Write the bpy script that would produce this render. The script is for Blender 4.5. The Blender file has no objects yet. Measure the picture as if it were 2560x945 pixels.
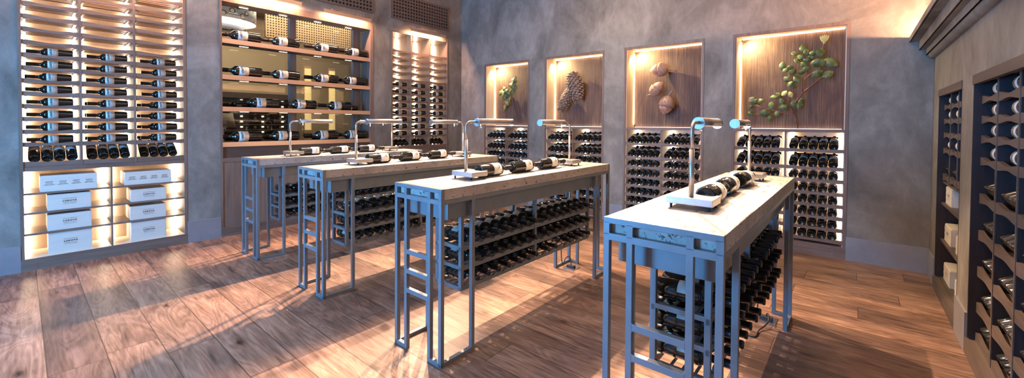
import bpy, bmesh, math, random
from mathutils import Vector, Matrix, Euler
random.seed(7)
SC = bpy.context.scene
COL = SC.collection
PI = math.pi
rad = math.radians

# ------------------------------------------------------------------ camera
CAM_Z = 1.40
def make_camera():
    yaw, pitch, roll = rad(39.8757), rad(1.1592), rad(0.3598)
    fw = Vector((math.cos(yaw), math.sin(yaw), 0)); rt = Vector((math.sin(yaw), -math.cos(yaw), 0)); up = Vector((0, 0, 1))
    f2 = fw*math.cos(pitch) - up*math.sin(pitch); u2 = up*math.cos(pitch) + fw*math.sin(pitch)
    r3 = rt*math.cos(roll) + u2*math.sin(roll); u3 = u2*math.cos(roll) - rt*math.sin(roll)
    cd = bpy.data.cameras.new('camera'); cam = bpy.data.objects.new('camera', cd); COL.objects.link(cam)
    m = Matrix((r3, u3, -f2)).transposed().to_4x4(); m.translation = Vector((0, 0, CAM_Z))
    cam.matrix_world = m
    cd.sensor_width = 36; cd.lens = 1028.79/2560*36; cd.shift_y = -(472.5-329.49)/2560
    cd.clip_start = 0.02; cd.clip_end = 60
    SC.camera = cam
make_camera()

# ------------------------------------------------------------------ light, exposure
SC.view_settings.view_transform = 'Standard'; SC.view_settings.look = 'None'
SC.view_settings.exposure = 0.42; SC.view_settings.gamma = 1.0; SC.view_settings.use_curve_mapping = False
WARM = (1.0, 0.64, 0.42); WARMW = (1.0, 0.78, 0.56); DAY = (0.09, 0.43, 1.0)
world = bpy.data.worlds.new('world'); SC.world = world; world.use_nodes = True
world.node_tree.nodes['Background'].inputs[0].default_value = (0.30, 0.55, 1.0, 1)
world.node_tree.nodes['Background'].inputs[1].default_value = 0.6

def area_light(name, loc, target, sx, sy, energy, color, spread=None):
    d = bpy.data.lights.new(name, 'AREA'); d.shape = 'RECTANGLE'; d.size = sx; d.size_y = sy
    d.energy = energy; d.color = color
    if spread: d.spread = rad(spread)
    o = bpy.data.objects.new(name, d); COL.objects.link(o); o.location = loc
    o.rotation_euler = (Vector(target)-Vector(loc)).to_track_quat('-Z', 'Y').to_euler()
    return o
def spot_light(name, loc, target, energy, color, angle, blend=0.3, radius=0.03):
    d = bpy.data.lights.new(name, 'SPOT'); d.energy = energy; d.color = color
    d.spot_size = rad(angle); d.spot_blend = blend; d.shadow_soft_size = radius
    o = bpy.data.objects.new(name, d); COL.objects.link(o); o.location = loc
    o.rotation_euler = (Vector(target)-Vector(loc)).to_track_quat('-Z', 'Y').to_euler()
    return o
# daylight through the window wall behind the camera
area_light('daylight', (-2.75, 3.5, 1.05), (2.0, 3.2, 0.7), 1.3, 3.2, 540, DAY)
# warm fill lights added to brighten the upper walls, no fixtures known
area_light('wall_fill', (4.1, 2.7, 3.95), (5.5, 2.7, 2.7), 0.1, 5.0, 42, (1.0, 0.68, 0.42), 110)
area_light('wall_fill', (2.8, 0.8, 3.95), (3.2, -0.55, 2.2), 4.0, 0.1, 14, (1.0, 0.68, 0.42), 110)
# broad warm ambient fill added below the ceiling, not a real fixture
area_light('ambient_fill', (1.6, 2.6, 3.95), (1.6, 2.6, 0), 4.0, 4.0, 48, (1.0, 0.76, 0.54))
TY0 = {4: 0.334, 3: 1.787, 2: 3.201, 1: 4.600}
TW, TX0, TX1, TZ = 0.447, 1.52, 3.59, 1.024
for n, y0 in TY0.items():        # track spots, one run per table, slanting down from the rack-wall side
    yc = y0 + TW/2
    for xs, xa, k in ((4.5, 0.1, 1.5), (4.7, 1.2, 1.4), (3.7, 2.0, 1.0), (3.5, 2.9, 0.9), (4.2, 3.7, 0.7)):
        zl = 3.7
        yl = yc + 0.59*(zl-1.0)
        if yl > 5.75: zl, yl = 3.35, 5.75
        sl = (yl-yc)/(zl-1.0)
        spot_light('track_spot', (xs, yl, zl), (xa, yl-sl*zl, 0), (800 if zl > 3.5 else 640)*k, WARM, 26 if k > 1.2 else 29, 0.45, 0.02)
# front aisle and left corner floor
spot_light('track_spot', (-0.3, 1.5, 3.8), (-0.1, 1.0, 0), 60, WARM, 95, 0.8, 0.06)
spot_light('track_spot', (3.8, 0.9, 3.8), (4.4, 0.3, 0), 12, (1.0, 0.62, 0.34), 80, 0.8, 0.06)

# ------------------------------------------------------------------ materials
def new_mat(name):
    m = bpy.data.materials.new(name); m.use_nodes = True
    nt = m.node_tree; b = nt.nodes['Principled BSDF']
    return m, nt, b
def simple(name, col, rough=0.5, metal=0.0, spec=None, coat=0.0):
    m, nt, b = new_mat(name)
    b.inputs['Base Color'].default_value = (*col, 1); b.inputs['Roughness'].default_value = rough
    b.inputs['Metallic'].default_value = metal
    if spec is not None: b.inputs['Specular IOR Level'].default_value = spec
    if coat: b.inputs['Coat Weight'].default_value = coat; b.inputs['Coat Roughness'].default_value = 0.05
    return m
def emis(name, col, strength):
    m, nt, b = new_mat(name)
    b.inputs['Base Color'].default_value = (*col, 1)
    b.inputs['Emission Color'].default_value = (*col, 1); b.inputs['Emission Strength'].default_value = strength
    return m
def N(nt, t, **kw):
    n = nt.nodes.new(t)
    for k, v in kw.items():
        if k in n.inputs: n.inputs[k].default_value = v
        else: setattr(n, k, v)
    return n
def ramp(nt, fac, stops):
    r = nt.nodes.new('ShaderNodeValToRGB')
    while len(r.color_ramp.elements) < len(stops): r.color_ramp.elements.new(0.5)
    for e, (p, c) in zip(r.color_ramp.elements, stops): e.position = p; e.color = (*c, 1)
    nt.links.new(fac, r.inputs[0]); return r.outputs[0]
def mapped(nt, scale, coord='Object'):
    tc = nt.nodes.new('ShaderNodeTexCoord'); mp = nt.nodes.new('ShaderNodeMapping')
    mp.inputs['Scale'].default_value = scale; nt.links.new(tc.outputs[coord], mp.inputs[0]); return mp.outputs[0]
def math_node(nt, op, a, b=None):
    n = nt.nodes.new('ShaderNodeMath'); n.operation = op
    for i, v in enumerate((a, b)):
        if v is None: continue
        if isinstance(v, (int, float)): n.inputs[i].default_value = v
        else: nt.links.new(v, n.inputs[i])
    return n.outputs[0]
def mixc(nt, fac, a, b, mode='MIX'):
    n = nt.nodes.new('ShaderNodeMix'); n.data_type = 'RGBA'; n.blend_type = mode
    for s, v in ((n.inputs[0], fac), (n.inputs[6], a), (n.inputs[7], b)):
        if isinstance(v, (int, float)): s.default_value = v
        elif isinstance(v, tuple): s.default_value = (*v, 1)
        else: nt.links.new(v, s)
    return n.outputs[2]
def bump(nt, b, h, strength, dist=0.01):
    n = nt.nodes.new('ShaderNodeBump'); n.inputs['Strength'].default_value = strength; n.inputs['Distance'].default_value = dist
    nt.links.new(h, n.inputs['Height']); nt.links.new(n.outputs[0], b.inputs['Normal'])
def wood(name, c1, c2, axis=0, rough=0.5, grain=1.0, bumps=0.15, spec=0.4):
    m, nt, b = new_mat(name)
    s = [26*grain]*3; s[axis] = 1.6*grain
    n1 = N(nt, 'ShaderNodeTexNoise', Scale=1.0, Detail=6.0, Roughness=0.65, Distortion=0.4); nt.links.new(mapped(nt, s), n1.inputs[0])
    s2 = [5*grain]*3; s2[axis] = 0.8*grain
    n2 = N(nt, 'ShaderNodeTexNoise', Scale=1.0, Detail=3.0, Distortion=1.2); nt.links.new(mapped(nt, s2), n2.inputs[0])
    f = math_node(nt, 'ADD', math_node(nt, 'MULTIPLY', n1.outputs[0], 0.6), math_node(nt, 'MULTIPLY', n2.outputs[0], 0.4))
    nt.links.new(ramp(nt, f, [(0.30, c1), (0.68, c2)]), b.inputs['Base Color'])
    b.inputs['Roughness'].default_value = rough; b.inputs['Specular IOR Level'].default_value = spec
    bump(nt, b, n1.outputs[0], bumps, 0.004)
    return m
def plaster(name, c1, c2, c3):
    m, nt, b = new_mat(name)
    n1 = N(nt, 'ShaderNodeTexNoise', Scale=1.0, Detail=7.0, Roughness=0.62, Distortion=0.7); nt.links.new(mapped(nt, (1.7, 1.7, 1.3)), n1.inputs[0])
    n2 = N(nt, 'ShaderNodeTexNoise', Scale=1.0, Detail=8.0, Roughness=0.7, Distortion=0.3); nt.links.new(mapped(nt, (9, 9, 5)), n2.inputs[0])
    f = math_node(nt, 'ADD', math_node(nt, 'MULTIPLY', n1.outputs[0], 0.7), math_node(nt, 'MULTIPLY', n2.outputs[0], 0.3))
    nt.links.new(ramp(nt, f, [(0.36, c1), (0.5, c2), (0.66, c3)]), b.inputs['Base Color'])
    b.inputs['Roughness'].default_value = 0.62; b.inputs['Specular IOR Level'].default_value = 0.35
    bump(nt, b, n2.outputs[0], 0.12, 0.01)
    return m
def plank_floor():
    m, nt, b = new_mat('oak_planks')
    tc = nt.nodes.new('ShaderNodeTexCoord'); sp = nt.nodes.new('ShaderNodeSeparateXYZ'); nt.links.new(tc.outputs['Object'], sp.inputs[0])
    u = math_node(nt, 'DIVIDE', math_node(nt, 'SUBTRACT', sp.outputs[0], 0.083), 0.238)
    iu = math_node(nt, 'FLOOR', u); fu = math_node(nt, 'FRACT', u)
    w = nt.nodes.new('ShaderNodeTexWhiteNoise'); w.noise_dimensions = '1D'; nt.links.new(iu, w.inputs['W'])
    v = math_node(nt, 'ADD', math_node(nt, 'DIVIDE', sp.outputs[1], 1.75), math_node(nt, 'MULTIPLY', w.outputs[0], 7.0))
    iv = math_node(nt, 'FLOOR', v); fv = math_node(nt, 'FRACT', v)
    w2 = nt.nodes.new('ShaderNodeTexWhiteNoise'); w2.noise_dimensions = '2D'
    cb = nt.nodes.new('ShaderNodeCombineXYZ'); nt.links.new(iu, cb.inputs[0]); nt.links.new(iv, cb.inputs[1]); nt.links.new(cb.outputs[0], w2.inputs['Vector'])
    # grain coordinates shifted for every plank
    off = nt.nodes.new('ShaderNodeVectorMath'); off.operation = 'MULTIPLY_ADD'
    nt.links.new(w2.outputs['Color'], off.inputs[0]); off.inputs[1].default_value = (9, 9, 9); nt.links.new(tc.outputs['Object'], off.inputs[2])
    def noise(sc, det, ro, di):
        mp = nt.nodes.new('ShaderNodeMapping'); mp.inputs['Scale'].default_value = sc; nt.links.new(off.outputs[0], mp.inputs[0])
        n = N(nt, 'ShaderNodeTexNoise', Scale=1.0, Detail=det, Roughness=ro, Distortion=di); nt.links.new(mp.outputs[0], n.inputs[0]); return n.outputs[0]
    g1 = noise((45, 3.0, 1), 6.0, 0.7, 0.5); g2 = noise((7, 1.3, 1), 4.0, 0.6, 1.6); g3 = noise((3.2, 1.2, 1), 3.0, 0.5, 0.3)
    # cathedral figure: bands of a distorted noise
    band = math_node(nt, 'FRACT', math_node(nt, 'MULTIPLY', noise((5.5, 0.9, 1), 2.0, 0.5, 0.8), 14.0))
    band = math_node(nt, 'ABSOLUTE', math_node(nt, 'SUBTRACT', band, 0.5))
    f = math_node(nt, 'ADD', math_node(nt, 'MULTIPLY', g1, 0.45), math_node(nt, 'MULTIPLY', g2, 0.40))
    f = math_node(nt, 'ADD', f, math_node(nt, 'MULTIPLY', band, 0.18))
    base = ramp(nt, f, [(0.31, (0.085, 0.050, 0.036)), (0.46, (0.24, 0.145, 0.100)), (0.62, (0.41, 0.27, 0.195))])
    tone = ramp(nt, w2.outputs['Value'], [(0.0, (0.62, 0.60, 0.60)), (0.5, (0.95, 0.93, 0.90)), (1.0, (1.12, 1.08, 1.02))])
    c = mixc(nt, 1.0, base, tone, 'MULTIPLY')
    # greyed, darker clouds and knots
    cloud = ramp(nt, g3, [(0.34, (0.66, 0.66, 0.68)), (0.52, (1, 1, 1))])
    c = mixc(nt, 1.0, c, cloud, 'MULTIPLY')
    mp = nt.nodes.new('ShaderNodeMapping'); mp.inputs['Scale'].default_value = (4.0, 1.7, 1); nt.links.new(off.outputs[0], mp.inputs[0])
    vo = N(nt, 'ShaderNodeTexVoronoi', Scale=1.0); nt.links.new(mp.outputs[0], vo.inputs[0])
    kn = ramp(nt, math_node(nt, 'ADD', vo.outputs['Distance'], math_node(nt, 'MULTIPLY', g1, 0.12)), [(0.09, (0.12, 0.09, 0.08)), (0.15, (0.75, 0.7, 0.66)), (0.24, (1, 1, 1))])
    c = mixc(nt, 1.0, c, kn, 'MULTIPLY')
    # seams
    eu = math_node(nt, 'MINIMUM', fu, math_node(nt, 'SUBTRACT', 1.0, fu)); ev = math_node(nt, 'MINIMUM', fv, math_node(nt, 'SUBTRACT', 1.0, fv))
    su = math_node(nt, 'LESS_THAN', eu, 0.013); sv = math_node(nt, 'LESS_THAN', ev, 0.0015)
    seam = math_node(nt, 'MAXIMUM', su, sv)
    c = mixc(nt, math_node(nt, 'MULTIPLY', seam, 0.72), c, (0.03, 0.017, 0.012))
    nt.links.new(c, b.inputs['Base Color'])
    b.inputs['Roughness'].default_value = 0.42; b.inputs['Specular IOR Level'].default_value = 0.4
    bump(nt, b, math_node(nt, 'SUBTRACT', g1, seam), 0.25, 0.003)
    return m
def travertine():
    m, nt, b = new_mat('travertine')
    n1 = N(nt, 'ShaderNodeTexNoise', Scale=1.0, Detail=6.0, Roughness=0.7); nt.links.new(mapped(nt, (4, 9, 9)), n1.inputs[0])
    n2 = N(nt, 'ShaderNodeTexNoise', Scale=1.0, Detail=5.0, Roughness=0.75, Distortion=0.6); nt.links.new(mapped(nt, (26, 55, 62)), n2.inputs[0])
    n3 = N(nt, 'ShaderNodeTexNoise', Scale=1.0, Detail=2.0, Roughness=0.5); nt.links.new(mapped(nt, (14, 26, 26)), n3.inputs[0])
    c = ramp(nt, n1.outputs[0], [(0.3, (0.28, 0.245, 0.215)), (0.65, (0.44, 0.40, 0.355))])
    pit = ramp(nt, math_node(nt, 'ADD', math_node(nt, 'MULTIPLY', n2.outputs[0], 0.7), math_node(nt, 'MULTIPLY', n3.outputs[0], 0.3)), [(0.395, (0.12, 0.09, 0.07)), (0.43, (1, 1, 1))])
    nt.links.new(mixc(nt, 1.0, c, pit, 'MULTIPLY'), b.inputs['Base Color'])
    b.inputs['Roughness'].default_value = 0.55
    bump(nt, b, pit, 0.5, 0.004)
    return m
def weathered_board():
    m, nt, b = new_mat('weathered_board')
    n1 = N(nt, 'ShaderNodeTexNoise', Scale=1.0, Detail=6.0, Roughness=0.7, Distortion=0.3); nt.links.new(mapped(nt, (30, 75, 2.2)), n1.inputs[0])
    n2 = N(nt, 'ShaderNodeTexNoise', Scale=1.0, Detail=4.0, Roughness=0.6, Distortion=0.8); nt.links.new(mapped(nt, (3, 3, 1.4)), n2.inputs[0])
    wv = N(nt, 'ShaderNodeTexWave', Scale=22.0, Distortion=6.0, Detail=3.0); wv.bands_direction = 'Y'; nt.links.new(mapped(nt, (1, 1, 0.12)), wv.inputs[0])
    f = math_node(nt, 'ADD', math_node(nt, 'MULTIPLY', n1.outputs[0], 0.55), math_node(nt, 'ADD', math_node(nt, 'MULTIPLY', n2.outputs[0], 0.38), math_node(nt, 'MULTIPLY', wv.outputs[0], 0.07)))
    nt.links.new(ramp(nt, f, [(0.34, (0.035, 0.020, 0.020)), (0.5, (0.095, 0.052, 0.040)), (0.66, (0.22, 0.135, 0.078))]), b.inputs['Base Color'])
    b.inputs['Roughness'].default_value = 0.7
    bump(nt, b, n1.outputs[0], 0.6, 0.006)
    return m
def pane_glass():
    m, nt, b = new_mat('pane_glass')
    nt.nodes.remove(b); out = nt.nodes['Material Output']
    tr = nt.nodes.new('ShaderNodeBsdfTransparent'); tr.inputs[0].default_value = (0.82, 0.86, 0.84, 1)
    gl = nt.nodes.new('ShaderNodeBsdfGlossy'); gl.inputs['Roughness'].default_value = 0.02
    fr = nt.nodes.new('ShaderNodeFresnel'); fr.inputs[0].default_value = 1.5
    mx = nt.nodes.new('ShaderNodeMixShader'); nt.links.new(math_node(nt, 'MULTIPLY', fr.outputs[0], 1.6), mx.inputs[0])
    nt.links.new(tr.outputs[0], mx.inputs[1]); nt.links.new(gl.outputs[0], mx.inputs[2]); nt.links.new(mx.outputs[0], out.inputs[0])
    return m
def brushed(name, col, rough=0.28, axis=0):
    m, nt, b = new_mat(name)
    s = [160]*3; s[axis] = 3
    n1 = N(nt, 'ShaderNodeTexNoise', Scale=1.0, Detail=3.0); nt.links.new(mapped(nt, s), n1.inputs[0])
    nt.links.new(ramp(nt, n1.outputs[0], [(0.3, tuple(c*0.85 for c in col)), (0.7, col)]), b.inputs['Base Color'])
    b.inputs['Metallic'].default_value = 1.0; b.inputs['Roughness'].default_value = rough
    return m
def blotched(name, c1, c2, sc, rough=0.6, metal=0.0, bm_=0.1):
    m, nt, b = new_mat(name)
    n1 = N(nt, 'ShaderNodeTexNoise', Scale=sc, Detail=6.0, Roughness=0.65, Distortion=0.3); nt.links.new(mapped(nt, (1, 1, 1)), n1.inputs[0])
    nt.links.new(ramp(nt, n1.outputs[0], [(0.35, c1), (0.65, c2)]), b.inputs['Base Color'])
    b.inputs['Roughness'].default_value = rough; b.inputs['Metallic'].default_value = metal
    bump(nt, b, n1.outputs[0], bm_, 0.004)
    return m
M = dict(
    plaster=plaster('plaster', (0.125, 0.114, 0.094), (0.205, 0.19, 0.162), (0.32, 0.30, 0.26)),
    ceiling=plaster('ceiling_plaster', (0.40, 0.36, 0.32), (0.46, 0.42, 0.38), (0.52, 0.48, 0.44)),
    floor=plank_floor(), stone=travertine(), board=weathered_board(),
    steel=blotched('painted_steel', (0.165, 0.192, 0.205), (0.205, 0.232, 0.248), 6, 0.40, 0.30, 0.03),
    base=blotched('steel_baseboard', (0.26, 0.26, 0.27), (0.32, 0.32, 0.33), 3, 0.45, 0.3, 0.03),
    case_x=wood('casing_wood_x', (0.115, 0.075, 0.055), (0.24, 0.165, 0.125), 0),
    case_y=wood('casing_wood_y', (0.115, 0.075, 0.055), (0.24, 0.165, 0.125), 1),
    case_z=wood('casing_wood_z', (0.115, 0.075, 0.055), (0.24, 0.165, 0.125), 2),
    case_dk=wood('casing_wood_dark', (0.06, 0.045, 0.036), (0.13, 0.098, 0.08), 0),
    dark_x=wood('dark_wood_x', (0.05, 0.033, 0.027), (0.105, 0.07, 0.055), 0),
    dark_z=wood('dark_wood_z', (0.016, 0.011, 0.013), (0.036, 0.026, 0.028), 2),
    maple_z=wood('maple_z', (0.64, 0.51, 0.38), (0.80, 0.68, 0.54), 2, grain=0.6),
    maple_x=wood('maple_x', (0.64, 0.51, 0.38), (0.80, 0.68, 0.54), 0, grain=0.6),
    crate=wood('crate_pine', (0.62, 0.55, 0.45), (0.74, 0.68, 0.58), 0, grain=0.5, rough=0.6),
    glass=simple('bottle_glass', (0.010, 0.010, 0.008), 0.07, 0, 0.6, 0.3),
    label=simple('label_paper', (0.70, 0.66, 0.58), 0.6),
    ink=simple('label_ink', (0.03, 0.028, 0.03), 0.6),
    foil=simple('black_foil', (0.018, 0.016, 0.018), 0.32, 0.3),
    nickel=brushed('brushed_nickel', (0.50, 0.48, 0.46), 0.40, 0),
    nickel_z=brushed('brushed_nickel_z', (0.50, 0.48, 0.46), 0.40, 2),
    brass=brushed('brass', (0.95, 0.70, 0.54), 0.42, 0),
    led=emis('led_strip', (1.0, 0.82, 0.62), 60.0),
    led_soft=emis('led_strip_soft', (1.0, 0.66, 0.34), 13.0),
    led_tiny=emis('led_tiny', (1.0, 0.85, 0.62), 1.6), label_grey=simple('label_paper_grey', (0.40, 0.37, 0.33), 0.6),
    led_dim=emis('led_strip_dim', (1.0, 0.80, 0.60), 6.0),
    lampglow=emis('lamp_tube', (1.0, 0.84, 0.62), 16.0),
    pane=pane_glass(), black=simple('black_void', (0.01, 0.009, 0.008), 0.8),
    rubber=simple('black_rubber', (0.02, 0.02, 0.02), 0.5),
    grille=wood('grille_wood', (0.11, 0.07, 0.05), (0.21, 0.14, 0.10), 0),
    bolt=simple('bolt_metal', (0.5, 0.45, 0.42), 0.3, 1.0),
)

# ------------------------------------------------------------------ mesh helpers
class MB:
    def __init__(s): s.bm = bmesh.new()
    def box(s, x0, x1, y0, y1, z0, z1, bev=0.0):
        bm = s.bm if not bev else bmesh.new()
        v = [bm.verts.new((x, y, z)) for x in (x0, x1) for y in (y0, y1) for z in (z0, z1)]
        for q in ((0, 1, 3, 2), (4, 6, 7, 5), (0, 4, 5, 1), (2, 3, 7, 6), (0, 2, 6, 4), (1, 5, 7, 3)): bm.faces.new([v[i] for i in q])
        if bev:
            bmesh.ops.recalc_face_normals(bm, faces=bm.faces)
            bmesh.ops.bevel(bm, geom=bm.edges[:], offset=bev, segments=2, affect='EDGES', profile=0.6)
            me = bpy.data.meshes.new('t'); bm.to_mesh(me); bm.free(); s.bm.from_mesh(me); bpy.data.meshes.remove(me)
        return s
    def prism(s, pts, d0, d1, plane):
        """closed outline pts (a,b) extruded from d0 to d1; plane 'xz' -> y depth, 'yz' -> x depth, 'xy' -> z depth"""
        def P(a, b, d): return {'xz': (a, d, b), 'yz': (d, a, b), 'xy': (a, b, d)}[plane]
        A = [s.bm.verts.new(P(a, b, d0)) for a, b in pts]; B = [s.bm.verts.new(P(a, b, d1)) for a, b in pts]
        n = len(pts)
        for i in range(n):
            j = (i+1) % n; s.bm.faces.new((A[i], A[j], B[j], B[i]))
        s.bm.faces.new(A[::-1]); s.bm.faces.new(B)
        return s
    def strip(s, top, bot, d0, d1, plane):
        """board whose outline is a top and a bottom polyline with the same number of points (quads, safe for concave shapes)"""
        def P(a, b, d): return {'xz': (a, d, b), 'yz': (d, a, b)}[plane]
        T0 = [s.bm.verts.new(P(a, b, d0)) for a, b in top]; T1 = [s.bm.verts.new(P(a, b, d1)) for a, b in top]
        B0 = [s.bm.verts.new(P(a, b, d0)) for a, b in bot]; B1 = [s.bm.verts.new(P(a, b, d1)) for a, b in bot]
        for i in range(len(top)-1):
            s.bm.faces.new((T0[i], T0[i+1], T1[i+1], T1[i])); s.bm.faces.new((B0[i], B1[i], B1[i+1], B0[i+1]))
            s.bm.faces.new((T0[i], B0[i], B0[i+1], T0[i+1])); s.bm.faces.new((T1[i], T1[i+1], B1[i+1], B1[i]))
        s.bm.faces.new((T0[0], T1[0], B1[0], B0[0])); s.bm.faces.new((T0[-1], B0[-1], B1[-1], T1[-1]))
        return s
    def tube(s, pts, r, n=10, cap=True):
        pts = [Vector(p) for p in pts]; rs = r if isinstance(r, (list, tuple)) else [r]*len(pts)
        rings = []; prev = None
        for i, p in enumerate(pts):
            t = (pts[min(i+1, len(pts)-1)]-pts[max(i-1, 0)]).normalized()
            if prev is None: u = t.orthogonal().normalized()
            else: u = (prev - t*prev.dot(t)).normalized()
            prev = u; w = t.cross(u)
            rings.append([s.bm.verts.new(p + (u*math.cos(2*PI*k/n)+w*math.sin(2*PI*k/n))*rs[i]) for k in range(n)])
        for a, b in zip(rings, rings[1:]):
            for k in range(n):
                f = s.bm.faces.new((a[k], a[(k+1) % n], b[(k+1) % n], b[k])); f.smooth = True
        if cap: s.bm.faces.new(rings[0][::-1]); s.bm.faces.new(rings[-1])
        return s
    def lathe(s, prof, n=24, a0=0, a1=2*PI, smooth=True, mat=None):
        full = abs(a1-a0-2*PI) < 1e-6; k = n if full else n+1
        rings = []
        for r, z in prof:
            if r < 1e-6: rings.append([s.bm.verts.new((0, 0, z))]*k); continue
            rings.append([s.bm.verts.new((r*math.cos(a0+(a1-a0)*i/n), r*math.sin(a0+(a1-a0)*i/n), z)) for i in range(k)])
        for a, b in zip(rings, rings[1:]):
            for i in range(n):
                j = (i+1) % k; q = []
                for v in (a[i], a[j], b[j], b[i]):
                    if v not in q: q.append(v)
                if len(q) > 2: f = s.bm.faces.new(q); f.smooth = smooth
        if mat is not None: pass
        return s
    def add_mesh(s, me, mtx):
        n0 = len(s.bm.verts); s.bm.from_mesh(me); s.bm.verts.ensure_lookup_table()
        for v in s.bm.verts[n0:]: v.co = mtx @ v.co
        return s
    def mesh(s, name, mats):
        me = bpy.data.meshes.new(name)
        bmesh.ops.recalc_face_normals(s.bm, faces=s.bm.faces)
        s.bm.to_mesh(me); s.bm.free()
        for m in (mats if isinstance(mats, (list, tuple)) else [mats]): me.materials.append(m)
        return me
    def obj(s, name, mats, parent=None, **kw):
        me = s.mesh(name, mats)
        o = bpy.data.objects.new(name, me); COL.objects.link(o)
        if parent: o.parent = parent
        return tag(o, **kw)
def tag(o, label=None, cat=None, group=None, kind=None):
    if label: o['label'] = label
    if cat: o['category'] = cat
    if group: o['group'] = group
    if kind: o['kind'] = kind
    return o
def empty(name, loc=(0, 0, 0), rz=0, **kw):
    o = bpy.data.objects.new(name, None); COL.objects.link(o); o.location = loc; o.rotation_euler = (0, 0, rz)
    o.empty_display_size = 0.1
    return tag(o, **kw)
def copy_tree(o, parent=None):
    c = o.copy(); COL.objects.link(c); c.parent = parent
    for ch in list(o.children): copy_tree(ch, c)
    return c
def recenter(o):
    """put a root mesh's origin at the middle of its base"""
    me = o.data; xs = [v.co for v in me.vertices]
    c = Vector(((min(v.x for v in xs)+max(v.x for v in xs))/2, (min(v.y for v in xs)+max(v.y for v in xs))/2, min(v.z for v in xs)))
    me.transform(Matrix.Translation(-c)); o.location = c; return o
ORD = ['first', 'second', 'third', 'fourth', 'fifth', 'sixth', 'seventh', 'eighth', 'ninth', 'tenth', 'eleventh', 'twelfth', 'thirteenth', 'fourteenth', 'fifteenth', 'sixteenth']

# ------------------------------------------------------------------ room shell
def structure(mb, name, mat): return mb.obj(name, mat, kind='structure')
YA, XB, YC, XW, ZC = 5.88, 5.50, -0.55, -2.6, 4.0
f = MB(); f.box(XW-0.2, 6.1, -1.35, 6.4, -0.1, 0.0); structure(f, 'floor', M['floor'])
f = MB(); f.box(XW-0.2, 6.1, -1.35, 6.4, ZC, ZC+0.1); structure(f, 'ceiling', M['ceiling'])
def wall_cells(mb, u0, u1, z0, z1, holes, put):
    us = sorted({u0, u1} | {h[0] for h in holes} | {h[1] for h in holes}); zs = sorted({z0, z1} | {h[2] for h in holes} | {h[3] for h in holes})
    for a, b in zip(us, us[1:]):
        run = None
        for c, d in zip(zs, zs[1:]):
            um, zm = (a+b)/2, (c+d)/2
            if any(h[0] < um < h[1] and h[2] < zm < h[3] for h in holes):
                if run: put(a, b, *run); run = None
            else: run = (run[0], d) if run else (c, d)
        if run: put(a, b, *run)
U1 = (-0.006, 1.226); U2 = (1.552, 3.600); U3 = (3.930, 5.155)
mb = MB()
wall_cells(mb, XW, XB+0.5, 0, ZC, [(U1[0], U1[1], 0, 2.95), (U2[0], U2[1], 0, 2.945), (U3[0], U3[1], 0, 2.93)],
           lambda a, b, c, d: mb.box(a, b, YA, YA+0.45, c, d))
structure(mb, 'wall_left', M['plaster'])
NB = [(4.223, 5.262), (2.844, 3.906), (1.468, 2.531), (0.060, 1.146)]
mb = MB()
wall_cells(mb, YC-0.6, YA, 0, ZC, [(a, b, 0, 2.48) for a, b in NB], lambda a, b, c, d: mb.box(XB, XB+0.45, a, b, c, d))
structure(mb, 'wall_back', M['plaster'])
C1 = (4.100, 5.130); C2 = (2.545, 3.755)
mb = MB()
wall_cells(mb, XW, XB, 0, ZC, [(C1[0], C1[1], 0, 1.712), (C2[0], C2[1], 0, 1.712)], lambda a, b, c, d: mb.box(a, b, YC-0.45, YC, c, d))
structure(mb, 'wall_right', M['plaster'])
mb = MB()
wall_cells(mb, YC, YA, 0, ZC, [(0.2, 5.0, 0.35, 3.0)], lambda a, b, c, d: mb.box(XW-0.15, XW, a, b, c, d))
structure(mb, 'wall_front', M['plaster'])
mb = MB()
for y in (0.2, 1.4, 2.6, 3.8, 4.96): mb.box(XW-0.1, XW-0.05, y, y+0.04, 0.35, 3.0)
for z in (0.35, 2.96): mb.box(XW-0.1, XW-0.05, 0.2, 5.0, z, z+0.04)
structure(mb, 'window_1', M['steel'])
# baseboards
BBH = 0.244
mb = MB()
for a, b in ((XW, U1[0]), (U1[1], U2[0]), (U2[1], U3[0]), (U3[1], XB)): mb.box(a, b, YA-0.012, YA, 0, BBH)
structure(mb, 'baseboard_left', M['base'])
mb = MB(); ys = [YC] + [v for p in sorted(NB) for v in p] + [YA-0.012]
for a, b in zip(ys[::2], ys[1::2]): mb.box(XB-0.012, XB, a, b, 0, BBH)
structure(mb, 'baseboard_back', M['base'])
mb = MB()
for a, b in ((XW, C2[0]), (C2[1], C1[0]), (C1[1], XB-0.012)): mb.box(a, b, YC, YC+0.012, 0, BBH)
structure(mb, 'baseboard_right', M['base'])
# stepped cornice along the right wall with a light trough on top
mb = MB()
for (y0, y1, z0, z1) in ((-0.39, -0.378, 2.205, 2.25), (-0.45, -0.385, 2.205, 2.217), (-0.456, -0.444, 2.122, 2.217), (-0.50, -0.45, 2.122, 2.134),
                         (-0.503, -0.491, 2.07, 2.134), (-0.55, -0.495, 2.07, 2.082)):
    mb.box(XW, XB, y0, y1, z0, z1)
pts = [(-0.55 + 0.04*math.cos(a), 2.07 - 0.04*math.sin(a)) for a in [PI/2*k/6 for k in range(7)]] + [(-0.55, 2.075)]
mb.prism([(-0.505, 2.072)] + [(-0.545+0.04*math.cos(a), 2.07-0.04*math.sin(a)) for a in [PI/2*k/6 for k in range(7)]] + [(-0.55, 2.03), (-0.55, 2.072)], XW, XB, 'yz')
structure(mb, 'trim_1', M['plaster'])
area = area_light('cove_light', (3.4, -0.50, 2.235), (3.4, -0.30, 2.60), 4.1, 0.02, 130, (1.0, 0.50, 0.27))

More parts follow.
